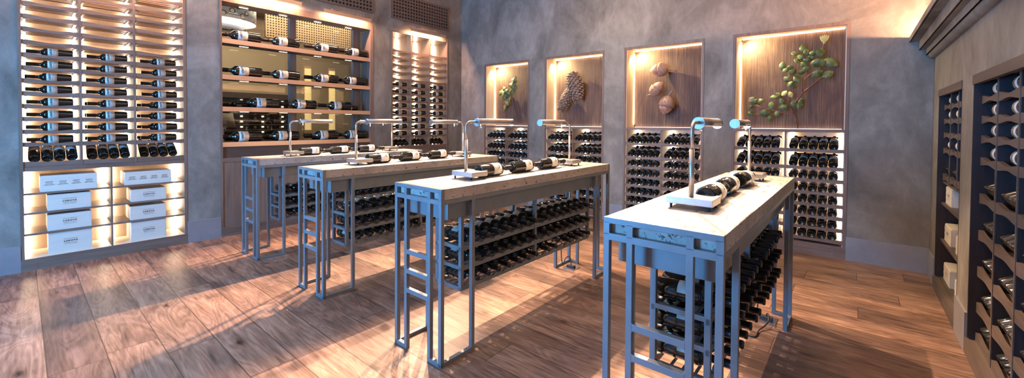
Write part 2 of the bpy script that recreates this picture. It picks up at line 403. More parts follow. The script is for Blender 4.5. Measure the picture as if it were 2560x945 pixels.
# ------------------------------------------------------------------ bottles
def bottle_meshes(tagname, L, R, text):
    b = MB()
    prof = [(0, 0.018), (R*0.35, 0.016), (R*0.72, 0.004), (R*0.84, 0), (R*0.95, 0.002), (R, 0.009), (R, 0.60*L)]
    for k in range(1, 7):
        t = k/6; r = R - (R-0.0155*R/0.0415)*(0.5-0.5*math.cos(PI*min(1, t*1.0))); prof.append((r, (0.60+0.13*t)*L))
    rn = 0.0148*R/0.0415
    prof += [(rn, 0.80*L), (rn, 0.975*L), (rn*1.12, 0.976*L), (rn*1.12, 0.99*L), (rn*0.95, L), (0, L)]
    b.lathe(prof, 20); glass = b.mesh(tagname+'_glass', M['glass'])
    b = MB(); z0, z1 = 0.33*L, (0.555 if text else 0.52)*L; r = R+0.0007; hw = rad(105 if text else 66)
    b.lathe([(r-0.0006, z0), (r, z0), (r, z1), (r-0.0006, z1)], 18, -hw, hw); lab = b.mesh(tagname+'_label', M['label_grey' if tagname in ('rack_bottle', 'bottle', 'niche_bottle') else 'label'])
    b = MB(); r = rn*1.16
    b.lathe([(rn*1.01, 0.78*L), (r, 0.782*L), (r, 0.965*L), (r*1.06, 0.97*L), (r*1.06, 0.99*L), (r*0.9, L+0.0015), (0, L+0.0015)], 14); foil = b.mesh(tagname+'_foil', M['foil'])
    ink = None
    if text:
        b = MB()
        for body, size, zc in (('LOKOYA', 0.26*R, 0.465*L), ('CABERNET SAUVIGNON', 0.10*R, 0.425*L), ('NAPA VALLEY', 0.10*R, 0.40*L), ('MOUNT VEEDER', 0.10*R, 0.505*L)):
            cu = bpy.data.curves.new('t', 'FONT'); cu.body = body; cu.size = size*1.5; cu.align_x = 'CENTER'; cu.resolution_u = 2
            if size > 0.2*R: cu.offset = 0.0012*R/0.04; cu.space_character = 1.15
            to = bpy.data.objects.new('t', cu); me = bpy.data.meshes.new_from_object(to)
            for v in me.vertices:
                a = v.co.x/(R+0.0015); v.co = Vector(((R+0.0015)*math.cos(a), (R+0.0015)*math.sin(a), zc+v.co.y))
            b.bm.from_mesh(me); bpy.data.objects.remove(to); bpy.data.curves.remove(cu); bpy.data.meshes.remove(me)
        ink = b.mesh(tagname+'_ink', M['ink'])
    return dict(glass=glass, label=lab, foil=foil, ink=ink, L=L, R=R)
BT = dict(std=bottle_meshes('bottle', 0.305, 0.039, False), rack=bottle_meshes('rack_bottle', 0.316, 0.044, False),
          show=bottle_meshes('show_bottle', 0.355, 0.045, True), mag=bottle_meshes('large_bottle', 0.475, 0.064, True),
          wide=bottle_meshes('label_bottle', 0.30, 0.041, True))
BT['niche'] = bottle_meshes('niche_bottle', 0.275, 0.0415, False)
STUFF_IDS = set()      # ids of the bottles gathered into the one 'rest' object
HIDDEN_IDS = set()     # ids of bottles the photo shows nothing of
KEEP = [(0, 12), (14, 50), (52, 88), (90, 90), (98, 102), (112, 116), (126, 127), (140, 141), (154, 155), (168, 217), (219, 223), (228, 235), (240, 241), (243, 243), (260, 271), (273, 276), (361, 362), (367, 367), (400, 403), (405, 408), (440, 449), (451, 453), (456, 458), (480, 482), (484, 487), (489, 492), (495, 497), (500, 502), (520, 529), (532, 534), (560, 574), (576, 579), (581, 584), (586, 589), (591, 594), (596, 599), (601, 604), (608, 608), (612, 612), (616, 616), (620, 620), (624, 629), (632, 633), (636, 637), (640, 641), (644, 645)]
STUFF_IDS = set(range(2000)) - {k for a, b in KEEP for k in range(a, b+1)}   # the 300 that show largest stay objects
stuff = {'glass': MB(), 'label': MB(), 'foil': MB()}; NBOT = [0]; STUFFN = [0]
def bottle(kind, base, axis, face, label, group, name='wine_bottle'):
    """base: centre of the foot; axis: foot to mouth; face: where the label looks"""
    i = NBOT[0]; NBOT[0] += 1
    if i in HIDDEN_IDS: return
    t = BT[kind]; z = Vector(axis).normalized(); x = Vector(face); x = (x - z*x.dot(z)).normalized(); y = z.cross(x)
    m = Matrix((x, y, z)).transposed().to_4x4(); m.translation = Vector(base)
    if i in STUFF_IDS:
        for k in stuff: stuff[k].add_mesh(t[k], m)
        STUFFN[0] += 1
        return
    o = bpy.data.objects.new(name, t['glass']); COL.objects.link(o); o.matrix_world = m
    tag(o, label, 'bottle', group); o['bid'] = i
    for nm, k in (('label', 'label'), ('capsule', 'foil')):
        c = bpy.data.objects.new(nm, t[k]); COL.objects.link(c); c.parent = o
        if nm == 'label' and t['ink']:
            d = bpy.data.objects.new('lettering', t['ink']); COL.objects.link(d); d.parent = c
    return o

# ------------------------------------------------------------------ display tables
def post(mb, x0, x1, y0, y1, z0, z1): return mb.box(x0, x1, y0, y1, z0, z1, 0.0018)
def build_end(parent, ex, sx):
    """end frame in the plane x=ex; sx=+1 when the table body lies towards +x"""
    T = 0.025
    def X(a, b): return (min(ex+sx*a, ex+sx*b), max(ex+sx*a, ex+sx*b))
    W = TW; ps = [(0, T), (0.098, 0.098+T), (W-0.098-T, W-0.098), (W-T, W)]
    x0, x1 = X(0, T)
    head = MB()
    head.box(x0, x1, 0, W, 1.0, TZ, 0.0015); head.box(x0, x1, 0, W, 0.933, 0.960, 0.0015)
    for a, b in ps: head.box(x0, x1, a, b, 0.955, 1.005)
    for a, b in ((ps[0][1], ps[1][0]), (ps[1][1], ps[2][0]), (ps[2][1], ps[3][0])):      # rounded window corners
        for yy, sy in ((a, 1), (b, -1)):
            for zz, sz in ((0.960, 1), (1.0, -1)):
                q = 0.0045; head.prism([(yy, zz), (yy+sy*q, zz), (yy+sy*q*0.35, zz+sz*q*0.35), (yy, zz+sz*q)], x0, x1, 'yz')
    e = head.obj('end_frame', M['steel'], parent)
    for i, (a, b) in enumerate(ps):
        l = MB(); post(l, x0, x1, a, b, 0.0, 0.935)
        l.obj('leg', M['steel'], e)
    for z in (0.594, 0.474, 0.354):
        l = MB(); l.box(x0, x1, ps[1][1], ps[2][0], z, z+0.027, 0.0015)
        for yy, sy in ((ps[1][1], 1), (ps[2][0], -1)):
            for zz, sz in ((z, -1), (z+0.027, 1)):
                q = 0.007; l.prism([(yy, zz), (yy+sy*q, zz), (yy+sy*q*0.35, zz+sz*q*0.35), (yy, zz+sz*q)], x0, x1, 'yz')
        l.obj('rung', M['steel'], e)
    for (a, b), (c, d), yy in (((0, T), (0, 0.098), 0), ((W-T, W), (W-0.098, W), W-T)):
        l = MB(); l.box(x0, x1, c, d, 0.0, 0.024, 0.0015)                       # foot bar joining two legs
        xa, xb = X(T, 0.245); l.box(xa, xb, yy, yy+T, 0.0, 0.024, 0.0015)       # foot bar along the side
        xp, xq = X(0.245, 0.27); l.box(xp, xq, yy, yy+T, 0.0, 0.935, 0.0018)    # return post
        l.obj('side_leg', M['steel'], e)
        l = MB()
        for px_, py_ in ((X(0.05, 0.05)[0], yy+T/2), (X(0.215, 0.215)[0], yy+T/2), (x0+T/2, 0.062 if yy == 0 else W-0.062)):
            l.lathe([(0, 0.0252), (0.0035, 0.0252), (0.0035, 0.0242)], 8)
            for v in l.bm.verts[-17:]: v.co += Vector((px_, py_, 0))
        l.obj('screw', M['black'], e)
def build_table():
    t = empty('display_table')
    L = TX1-TX0
    s = MB(); s.box(0.025, L-0.025, 0.0, TW, 0.960, TZ-0.001, 0.002); s.obj('stone_top', M['stone'], t)
    build_end(t, 0, 1); build_end(t, L, -1)
    for yy in (0, TW-0.025):
        r = MB(); r.box(0.025, L-0.025, yy, yy+0.025, 0.934, 0.9595); r.obj('side_rail', M['steel'], t)
    a = MB(); a.box(0.085, L-0.085, 0.042, TW-0.025, 0.828, 0.934, 0.004); ap = a.obj('apron_box', M['steel'], t)
    # hanging bottle rack
    rx0, rx1, ry0, ry1 = 0.245, 1.860, 0.098, 0.346
    rk = MB(); P = 0.025
    for xx in (rx0, 1.018, rx1-P):
        for yy in (ry0, ry1-P): rk.box(xx, xx+P, yy, yy+P, 0.345, 0.83, 0.0015)
        for z in (0.345, 0.477, 0.602): rk.box(xx, xx+P, ry0+P, ry1-P, z, z+0.022)
        rk.obj('rack_frame', M['steel'], t); rk = MB()
    rk.bm.free(); r = t
    for k, z in enumerate((0.372, 0.499, 0.625)):
        b = MB()
        for yy, dz in ((ry0+0.004, 0.0), (ry1-0.02, 0.0)):      # scalloped cradle bars
            n = 15; top = []; bot = []
            x = rx0+P
            pitch = 0.1047
            seg = 84
            for i in range(seg+1):
                xx = rx0 + (rx1-rx0)*i/seg
                ph = ((xx-0.332-(0.054 if xx > 1.03 else 0))/pitch) % 1.0; c = math.cos(2*PI*ph)
                depth = max(0, c)**0.6*0.012 if c > 0 else 0
                top.append((xx, z-depth)); bot.append((xx, z-0.032))
            b.strip(top, bot, yy, yy+0.014, 'xz')
        for k2 in range(3): b.box(rx0+P, rx1-P, ry0+0.065+0.05*k2, ry0+0.075+0.05*k2, z-0.028, z-0.020)
        b.obj('bottle_shelf', M['steel'], r)
    return t
tab_names = {4: ('frontmost', 'travertine-topped steel display table closest to the camera, at right'),
             3: ('second', 'travertine-topped steel display table standing second from the front'),
             2: ('third', 'travertine-topped steel display table standing third from the front'),
             1: ('farthest', 'travertine-topped steel display table nearest the glazed bottle window')}
proto = None; tables = {}
for n in (4, 3, 2, 1):
    o = build_table() if proto is None else copy_tree(proto)
    proto = proto or o
    o.location = (TX0, TY0[n], 0); tag(o, tab_names[n][1], 'table', 'display tables in the middle of the room'); tables[n] = o
TIER = {0: 'bottom', 1: 'middle', 2: 'top'}
for n in (4, 3, 2, 1):
    y0 = TY0[n]
    for k, z in enumerate((0.372, 0.499, 0.625)):
        for i in range(14):
            x = TX0 + 0.332 + 0.1047*i + (0.054 if i > 6 else 0)
            if n == 3 and k == 0 and i == 9: NBOT[0] += 1; continue
            bottle('rack', (x+random.uniform(-.003, .003), y0+0.350+random.uniform(-.004, .004), z+0.0445), (random.uniform(-.012, .012), -1, 0.012), (random.uniform(-.3, .3), 0, 1),
                   'wine bottle, %s tier under the %s stone table, %s from its near end' % (TIER[k], tab_names[n][0], ORD[i]), 'bottles racked under the display tables')

# ------------------------------------------------------------------ table lamps and bottles on the tables
def build_lamp():
    t = empty('table_lamp')
    b = MB(); b.box(-0.075, 0.075, -0.098, 0.098, 0.020, 0.052, 0.002)
    base = b.obj('lamp_base', M['nickel'], t)
    for sx in (-1, 1):
        for sy in (-1, 1):
            f = MB(); f.tube([(sx*0.06, sy*0.08, 0.0), (sx*0.06, sy*0.08, 0.021)], 0.006, 8); f.obj('foot', M['rubber'], base)
    p = MB(); p.tube([(-0.035, 0.0, 0.05), (-0.035, 0.0, 0.265)], 0.0115, 12); p.obj('pole', M['nickel_z'], t)
    a = MB(); pts = [(-0.035, 0, 0.262), (-0.035, 0, 0.345)] + [(-0.035+0.04*(1-math.cos(q)), 0, 0.345+0.04*math.sin(q)) for q in [PI/2*k/7 for k in range(1, 8)]] + [(0.07, 0, 0.385)]
    a.tube(pts, 0.0085, 12); a.obj('arm', M['nickel_z'], t)
    # half-round open shade
    h = MB(); x0, x1, r, zc = 0.066, 0.43, 0.0265, 0.383
    n = 14; A0, A1 = rad(-35), rad(215)
    for xa, xb in ((x0, x1),):
        ring = lambda x, rr: [h.bm.verts.new((x, rr*math.cos(A0+(A1-A0)*i/n), zc+rr*math.sin(A0+(A1-A0)*i/n))) for i in range(n+1)]
        o0, o1, i0, i1 = ring(xa, r), ring(xb, r), ring(xa, r-0.002), ring(xb, r-0.002)
        for i in range(n):
            for q in ((o0[i], o0[i+1], o1[i+1], o1[i]), (i0[i], i1[i], i1[i+1], i0[i+1])):
                f = h.bm.faces.new(q); f.smooth = True
        for i in (0, n): h.bm.faces.new((o0[i], o1[i], i1[i], i0[i]))
        for i in range(n): h.bm.faces.new((o0[i], i0[i], i0[i+1], o0[i+1])); h.bm.faces.new((o1[i], o1[i+1], i1[i+1], i1[i]))
    h.obj('lamp_shade', M['nickel'], t)
    c = MB()
    for xx in (x0-0.002, x1-0.002): c.tube([(xx, 0, zc), (xx+0.005, 0, zc)], 0.0285, 20)
    c.obj('end_cap', M['nickel_z'], t)
    g = MB(); g.tube([(x0+0.03, 0, zc-0.004), (x1-0.03, 0, zc-0.004)], 0.009, 8); g.obj('lamp_tube', M['lampglow'], t)
    k = MB(); k.tube([(x0+0.035, 0, zc-0.015), (x0+0.035, 0, zc-0.035)], 0.003, 8); k.tube([(x0+0.035, 0, zc-0.033), (x0+0.035, 0, zc-0.045)], 0.0065, 10); k.obj('switch_knob', M['nickel_z'], t)
    d = bpy.data.lights.new('lamp_light', 'AREA'); d.shape = 'RECTANGLE'; d.size = 0.30; d.size_y = 0.02; d.energy = 2.3; d.color = (1.0, 0.80, 0.58)
    l = bpy.data.objects.new('lamp_light', d); COL.objects.link(l); l.parent = t; l.location = (0.25, 0, zc-0.016)
    return t
lp = None
for n in (4, 3, 2, 1):
    yc = TY0[n] + TW/2 + 0.005
    for far in (0, 1):
        o = build_lamp() if lp is None else copy_tree(lp)
        lp = lp or o
        o.location = (3.205 if far else 1.965, yc, TZ)
        o.rotation_euler = (0, 0, PI if far else (rad(1) if n == 4 else rad(-1)))
        tag(o, 'brushed metal reading lamp at the %s end of the %s stone table' % ('far' if far else 'near', tab_names[n][0]), 'lamp', 'lamps on the display tables')
    for i, x in enumerate((2.02, 2.378, 2.735)):
        bottle('show', (x, yc-0.03+random.uniform(-.006, .006), TZ+0.0455), (1, random.uniform(-.03, .03), 0), (0, -0.45, 1),
               'wine bottle lying between the lamps on the %s stone table, %s from its near lamp' % (tab_names[n][0], ORD[i]), 'bottles lying on the display tables')

# ------------------------------------------------------------------ wave boards and slats
def wave_board(mb, a0, a1, z, d0, d1, plane, h=0.042, sag=0.014, arch=0.010, n=14):
    top, bot = [], []
    for i in range(n+1):
        t = i/n; a = a0+(a1-a0)*t; s = 0.5-0.5*math.cos(2*PI*t)
        top.append((a, z+h/2-sag*s)); bot.append((a, z-h/2+arch*s*0.6))
    mb.strip(top, bot, d0, d1, plane)

def led(parent, boxes, mat='led', name='led_strip'):
    for b in boxes:
        m = MB(); m.box(*b); m.obj(name, M[mat], parent)

# ------------------------------------------------------------------ unit 1 and unit 3: tall wine racks in the left wall
def tall_rack(name, lab, x0, x1, divs, ztop, boards, lower, wood_label, spec):
    t = empty(name, (0, 0, 0), label=lab, cat='wine rack')
    fy = YA-0.006
    c = MB()
    c.box(x0, x0+0.024, fy, YA+0.02, 0.11, ztop); c.box(x1-0.024, x1, fy, YA+0.02, 0.11, ztop); c.box(x0+0.024, x1-0.024, fy, YA+0.02, ztop-0.03, ztop)
    c.box(x0+0.001, x0+0.016, YA+0.02, YA+0.42, 0.11, ztop-0.03); c.box(x1-0.016, x1-0.001, YA+0.02, YA+0.42, 0.11, ztop-0.03)
    c.box(x0+0.016, x1-0.016, YA+0.02, YA+0.42, ztop-0.03, ztop-0.015)
    c.obj('casing', M['case_z'], t)
    b = MB(); b.box(x0+0.016, x1-0.016, YA+0.40, YA+0.415, 0.11, ztop-0.03); b.obj('back_panel', M['maple_z'], t)
    p = MB(); p.box(x0, x1, fy-0.008, YA+0.4, 0.0, 0.11); pl = p.obj('plinth', M['case_x'], t)
    for xx in (x0+0.10, x1-0.10):
        q = MB()
        for zz in (0.035, 0.065): q.tube([(xx, fy-0.0105, zz), (xx, fy-0.006, zz)], 0.006, 8)
        q.obj('bolt_pair', M['bolt'], pl)
    r = MB(); r.box(x0+0.024, x1-0.024, YA+0.001, YA+0.40, 0.925, 0.965); r.obj('middle_rail', M['case_x'], t)
    for i, xx in enumerate(divs[1:-1]):
        d = MB(); d.box(xx-0.009, xx+0.009, YA+0.0, YA+0.40, 0.965, ztop-0.03); d.obj('divider', M['case_z'], t)
    for ci, (a, bb) in enumerate(zip(divs, divs[1:])):
        a2, b2 = (a+0.009 if ci else a), (bb-0.009 if ci < len(divs)-2 else bb)
        for z in boards:
            w = MB(); wave_board(w, a2, b2, z, YA+0.004, YA+0.022, 'xz')
            for yy in (0.10, 0.17, 0.24, 0.31): w.box(a2, b2, YA+yy, YA+yy+0.028, z-0.012, z-0.002)      # slats seen from below
            for xx in (a2+0.012, b2-0.030): w.box(xx, xx+0.018, YA+0.022, YA+0.36, z-0.024, z-0.012)
            w.obj('rack_shelf', M['case_x'], t)
        w = MB(); wave_board(w, a2, b2, 0.992, YA+0.004, YA+0.022, 'xz', 0.05, 0.012, 0.0)
        w.box(a2, b2, YA+0.022, YA+0.38, 0.968, 0.976)
        w.obj('rack_shelf', M['case_x'], t)
        led(t, [(xx, xx+0.012, YA+0.388, YA+0.398, 0.98, ztop-0.05) for xx in (a2+0.006, b2-0.018)], 'led')
    return t
bz = [1.176+0.1188*k for k in range(14)]
u1 = tall_rack('wine_rack', 'tall lit wine rack with pale crate shelves below, at far left', U1[0], U1[1], [0.018, 0.392, 0.790, 1.202], 2.95, bz, True, '', None)
# crate shelves
d = MB(); d.box(0.597, 0.611, YA+0.003, YA+0.40, 0.11, 0.925); d.obj('divider', M['case_z'], u1)
for a, b in ((0.018, 0.597), (0.611, 1.202)):
    for z in (0.722, 0.538, 0.343):
        s = MB(); s.box(a, b, YA+0.003, YA+0.39, z-0.018, z); s.obj('crate_shelf', M['case_x'], u1)
    s = MB(); s.box(a, b, YA+0.003, YA+0.39, 0.108, 0.113); s.obj('bottom_panel', M['maple_x'], u1)
    for zz in ((0.115, 0.32), (0.345, 0.515), (0.54, 0.70), (0.725, 0.92)):
        led(u1, [(xx, xx+0.012, YA+0.386, YA+0.396, zz[0]+0.01, zz[1]-0.005) for xx in (a+0.01, b-0.022)], 'led')
u3 = tall_rack('wine_rack', 'narrow lit wine rack beside the room corner, right of the glazed window', U3[0], U3[1], [3.954, 4.327, 4.725, 5.131], 2.93, bz[:13], False, '', None)
lo = MB(); lo.box(3.954, 5.131, YA+0.01, YA+0.03, 0.11, 0.925); lo.obj('lower_panel', M['case_z'], u3)
def fill_rack(divs, where, skip=()):
    colname = ['left', 'middle', 'right']
    for ci, (a, bb) in enumerate(zip(divs, divs[1:])):
        for k in range(8):
            z = bz[k]+0.044
            xb = bb-0.045-random.uniform(0, .012)
            bottle('wide' if ci >= 0 else 'std', (xb, YA+0.085, z), (-1, 0.0, -0.004), (0, -1, 0.25),
                   'wine bottle lying lengthwise, %s column of the %s, %s shelf from the bottom' % (colname[ci], where, ORD[k+1]), 'bottles lying lengthwise in the tall racks')
        for k in range(4):
            x = a + 0.068 + 0.0815*k + (0.01 if ci else 0)
            bottle('std', (x, YA+0.045, 1.035), (0, 1, 0.62), (0, -0.7, 1),
                   'tilted wine bottle, %s column bottom of the %s, %s from left' % (colname[ci], where, ORD[k]), 'tilted bottles in the tall racks')
fill_rack([0.018, 0.392, 0.790, 1.202], 'far left rack')
fill_rack([3.954, 4.327, 4.725, 5.131], 'corner rack')
# second bottles lying behind, seen past the front ones
for ci, a in ((1, 0.392), (2, 0.790)):
    for k in (0, 1, 2, 3):
        bottle('std', (a+0.345, YA+0.20, bz[k]+0.044), (-1, 0, 0), (0, -1, 0.3),
               'wine bottle behind another, %s column of the far left rack, %s shelf from bottom' % (('left', 'middle', 'right')[ci], ORD[k+1]), 'second bottles lying behind others')

# crates
def text_mesh(body, size, bold=0.0, space=1.0):
    cu = bpy.data.curves.new('t', 'FONT'); cu.body = body; cu.size = size; cu.align_x = 'CENTER'; cu.resolution_u = 2; cu.offset = bold; cu.space_character = space
    to = bpy.data.objects.new('t', cu); me = bpy.data.meshes.new_from_object(to)
    bpy.data.objects.remove(to); bpy.data.curves.remove(cu); return me
def crate(w, h, dp, four, loc, rz, label, group):
    """front face looks along local -y, origin at the middle of the front bottom edge"""
    t = empty('wine_crate', loc, rz, label=label, cat='wooden crate', group=group)
    b = MB(); b.box(-w/2, w/2, 0.008, dp, 0.0, h, 0.002); b.obj('crate_body', M['crate'], t)
    b = MB(); n = max(3, int(h/0.02)); 
    b.box(-w/2+0.008, w/2-0.008, 0.0, 0.0078, 0.0, h)      # front board with finger joints
    for k in range(n):
        z0 = h*k/n
        if k % 2 == 0:
            for s in (-1, 1): b.box(min(s*(w/2-0.008), s*w/2), max(s*(w/2-0.008), s*w/2), 0.0, 0.0078, z0, z0+h/n)
    nf = len(b.bm.faces)
    for k in range(n):
        if k % 2:
            for s in (-1, 1): b.box(min(s*(w/2-0.008), s*w/2), max(s*(w/2-0.008), s*w/2), 0.001, 0.0078, h*k/n, h*(k+1)/n)
    b.bm.faces.ensure_lookup_table()
    for f in b.bm.faces[nf:]: f.material_index = 1
    b.obj('front_board', [M['crate'], M['maple_z']], t)
    b = MB(); b.box(-w/2+0.004, w/2-0.004, 0.006, dp-0.004, h, h+0.006); b.obj('lid', M['crate'], t)
    b = MB(); mt = Matrix(((1, 0, 0, 0), (0, 0, 1, -0.0012), (0, 1, 0, 0), (0, 0, 0, 1)))
    if four:
        for k in range(4):
            xc = (k-1.5)*w/4.3
            for body, size, z in (('LOKOYA', 0.012, 0.60), ('MOUNT VEEDER', 0.006, 0.50), ('CABERNET SAUVIGNON', 0.006, 0.42)):
                b.add_mesh(text_mesh(body, size, 0.0003), Matrix.Translation((xc, 0, h*z)) @ mt)
    else:
        for body, size, dz, bold in (('NAPA VALLEY MOUNTAIN', 0.0075, 0.028, 0.0001), ('LOKOYA', 0.020, 0.003, 0.0009), ('CABERNET SAUVIGNON', 0.0075, -0.012, 0.0001), ('NAPA VALLEY CALIFORNIA', 0.0065, -0.024, 0.0)):
            b.add_mesh(text_mesh(body, size, bold, 1.25 if size > .01 else 1.1), Matrix.Translation((0, 0, h*0.5+dz)) @ mt)
    b.obj('printed_lettering', M['ink'], t)
    return t
shelfname = ['top', 'second', 'third', 'bottom']
for ci, lst in enumerate([[(0.118, 0.500, 0.722, 0.152, 1), (0.162, 0.454, 0.538, 0.150, 0), (0.160, 0.456, 0.343, 0.152, 0), (0.165, 0.458, 0.113, 0.212, 0)],
                          [(0.705, 1.088, 0.722, 0.136, 1), (0.753, 1.042, 0.538, 0.128, 0), (0.746, 1.040, 0.343, 0.142, 0), (0.751, 1.040, 0.113, 0.206, 0)]]):
    for k, (a, b, z, h, four) in enumerate(lst):
        crate(b-a, h-0.006, 0.30, four, ((a+b)/2, YA+0.022, z), 0, '%s pale wooden wine crate, %s column of the far left rack, %s shelf' % ('long' if four else ('tall' if h > .18 else 'flat'), ('left', 'right')[ci], shelfname[k]), 'crates on the lit shelves')

# ------------------------------------------------------------------ unit 2: glazed display window with brass shelves
u2 = empty('display_window', label='glazed wall opening with four brass-edged bottle shelves over wood doors', cat='display shelving')
fy = YA-0.006; x0, x1 = U2
c = MB(); c.box(x0, x0+0.024, fy, YA+0.24, 0.11, 2.945); c.box(x1-0.05, x1, fy, YA+0.24, 0.11, 2.945); c.box(x0+0.024, x1-0.05, fy, YA+0.24, 2.855, 2.945)
c.obj('casing', M['case_z'], u2)
p = MB(); p.box(x0, x1, fy-0.008, YA+0.3, 0, 0.11); p.obj('plinth', M['case_x'], u2)
p = MB(); p.box(x0+0.024, x1-0.05, YA+0.02, YA+0.22, 0.955, 1.09); p.obj('dark_rail', M['dark_x'], u2)
p = MB(); p.box(x0+0.024, x1-0.05, YA-0.004, YA+0.22, 0.905, 0.955); p.obj('ledge', M['case_x'], u2)
xs = [x0+0.024+(x1-x0-0.074)*k/4 for k in range(5)]
for a, b in zip(xs, xs[1:]):
    p = MB(); p.box(a+0.0015, b-0.0015, YA+0.004, YA+0.024, 0.112, 0.903, 0.001); p.obj('cabinet_door', M['case_z'], u2)
for a, b in ((2.45, 2.535), (3.40, 3.52)):
    p = MB(); p.box(a, b, YA+0.245, YA+0.32, 0.95, 2.945); p.obj('mullion', M['case_z'], u2)
p = MB(); p.box(x0+0.0, x1, YA+0.325, YA+0.331, 0.1, 2.945); p.obj('glass_pane', M['pane'], u2)
SH2 = [2.412, 1.972, 1.582, 1.148]
for z in SH2:
    p = MB(); p.box(x0+0.0245, x1-0.0505, YA+0.012, YA+0.235, z-0.055, z); s = p.obj('shelf', M['dark_x'], u2)
    p = MB(); p.box(x0+0.0245, x1-0.0505, YA+0.004, YA+0.0118, z-0.056, z+0.001); p.obj('brass_edge', M['brass'], s)
for z in [2.85]+[q-0.0555 for q in SH2[:3]]:
    m = MB()
    for k in range(4):
        xa = 1.80+k*0.47; m.box(xa, xa+0.10, YA+0.13, YA+0.145, z-0.004, z-0.001)
    m.obj('downlight_strip', M['led_dim'], u2)
U2B = {0: ([1.622+.40, 2.234+.26, 2.815+.24, 3.278+.25], []), 1: ([2.028, 2.495, 3.054, 3.49], []), 2: ([2.23, 2.726, 3.257], [1.93, 3.43]), 3: ([2.023, 2.486, 3.052, 3.498], [1.97, 2.40, 2.93])}
SN = ['top', 'second', 'third', 'lowest']
for k, (fr, bk) in U2B.items():
    for i, x in enumerate(fr):
        bottle('mag', (x+0.0, YA+0.085, SH2[k]+0.0655), (-1, random.uniform(-.02, .05), 0), (0, -1, 0.35), 'large wine bottle on the %s shelf of the glazed window, %s from left' % (SN[k], ORD[i]), 'large bottles on the window shelves')
    for i, x in enumerate(bk):
        bottle('std', (x, YA+0.19, SH2[k]+0.0395), (-1, 0, 0), (0, -1, 0.4), 'small wine bottle behind large ones, %s shelf of glazed window, %s from left' % (SN[k], ORD[i]), 'small bottles behind the large ones')

# ------------------------------------------------------------------ picture lights and grilles on the left wall
for a, b, z, w in ((0.10, 1.10, 3.02, 'far left rack'), (1.70, 2.47, 3.02, 'left half of the glazed window'), (2.77, 3.51, 3.00, 'right half of the glazed window'), (4.24, 5.01, 3.00, 'corner wine rack')):
    t = empty('picture_light', label='slim bronze picture light over the %s' % w, cat='wall light', group='picture lights over the racks')
    m = MB(); m.tube([(a, YA-0.085, z), (b, YA-0.085, z)], 0.013, 10); m.obj('lamp_bar', M['brass'], t)
    m = MB(); m.box(a, b, YA-0.101, YA-0.098, z-0.045, z+0.002); m.box(a, b, YA-0.0985, YA-0.070, z+0.0005, z+0.003); m.obj('added_hood', M['brass'], t)  # lip added in front to hide the bright lamp from the camera
    for xx in (a+0.17, b-0.17):
        m = MB(); m.tube([(xx, YA, z+0.035), (xx, YA-0.05, z+0.035), (xx, YA-0.085, z+0.010)], 0.006, 8); m.tube([(xx, YA-0.001, z+0.035), (xx, YA-0.008, z+0.035)], 0.018, 12); m.obj('bracket', M['brass'], t)
    l = area_light('picture_lamp', ((a+b)/2, YA-0.085, z-0.016), ((a+b)/2, YA-0.085, z-1.0), b-a-0.05, 0.012, 26*(b-a), (1.0, 0.55, 0.34)); l.parent = t
def grille(xa, xb, z0, z1, lab):
    t = empty('lattice_grille', label=lab, cat='vent grille', group='square-hole grilles high on the left wall')
    m = MB(); m.box(xa, xb, YA-0.004, YA-0.001, z0, z1); m.obj('backing', M['black'], t)
    m = MB(); e = 0.03
    for q in ((xa, xb, z0, z0+e), (xa, xb, z1-e, z1), (xa, xa+e, z0+e, z1-e), (xb-e, xb, z0+e, z1-e)): m.box(q[0], q[1], YA-0.022, YA-0.004, q[2], q[3])
    m.obj('frame', M['grille'], t)
    m = MB(); p = 0.0535; w = 0.022
    nx = int((xb-xa-2*e)/p); px = (xb-xa-2*e+w)/nx if nx else p; nz = max(1, int(round((z1-z0-2*e+w)/p))); pz = (z1-z0-2*e+w)/nz
    for i in range(1, nx): m.box(xa+e+i*px-w, xa+e+i*px, YA-0.018, YA-0.004, z0+e, z1-e)
    for i in range(1, nz): m.box(xa+e, xb-e, YA-0.0178, YA-0.0042, z0+e+i*pz-w, z0+e+i*pz)
    m.obj('lattice', M['grille'], t)
grille(1.56, 3.595, 3.12, 3.54, 'brown square-hole grille above the glazed bottle window')
grille(3.93, 5.155, 3.12, 3.54, 'brown square-hole grille above the corner wine rack')

# ------------------------------------------------------------------ room beyond the glass
mb = MB(); mb.box(0.6, 6.3, 9.1, 9.2, 0, 3.6); mb.box(0.5, 0.6, 6.33, 9.2, 0, 3.6); mb.box(6.3, 6.4, 6.33, 9.2, 0, 3.6)
structure(mb, 'wall_beyond', simple('tan_wall', (0.46, 0.37, 0.27), 0.7))
mb = MB(); mb.box(0.5, 6.4, 6.4, 9.2, 3.5, 3.6); structure(mb, 'ceiling_beyond', M['ceiling'])
mb = MB(); mb.box(0.5, 6.4, 6.4, 9.2, -0.1, 0.0); structure(mb, 'floor_beyond', M['dark_x'])
area_light('beyond_ceiling_light', (3.0, 7.8, 3.45), (3.0, 7.8, 0), 3.0, 1.2, 90, (1.0, 0.75, 0.5))
t = empty('drum_pendant', (1.98, 7.5, 2.92), label='drum pendant lamp with ring-patterned shade beyond the glass', cat='pendant lamp')
def ring_shade():
    m, nt, b = new_mat('ring_pattern')
    v = N(nt, 'ShaderNodeTexVoronoi', Scale=9.0); nt.links.new(mapped(nt, (1, 1, 1)), v.inputs[0])
    d = v.outputs['Distance']
    ringm = ramp(nt, d, [(0.0, (0.75, 0.60, 0.45)), (0.28, (0.75, 0.60, 0.45)), (0.32, (0.05, 0.04, 0.05)), (0.38, (0.05, 0.04, 0.05)), (0.42, (0.42, 0.38, 0.40))])
    nt.links.new(ringm, b.inputs['Base Color']); nt.links.new(ringm, b.inputs['Emission Color']); b.inputs['Emission Strength'].default_value = 0.35
    return m
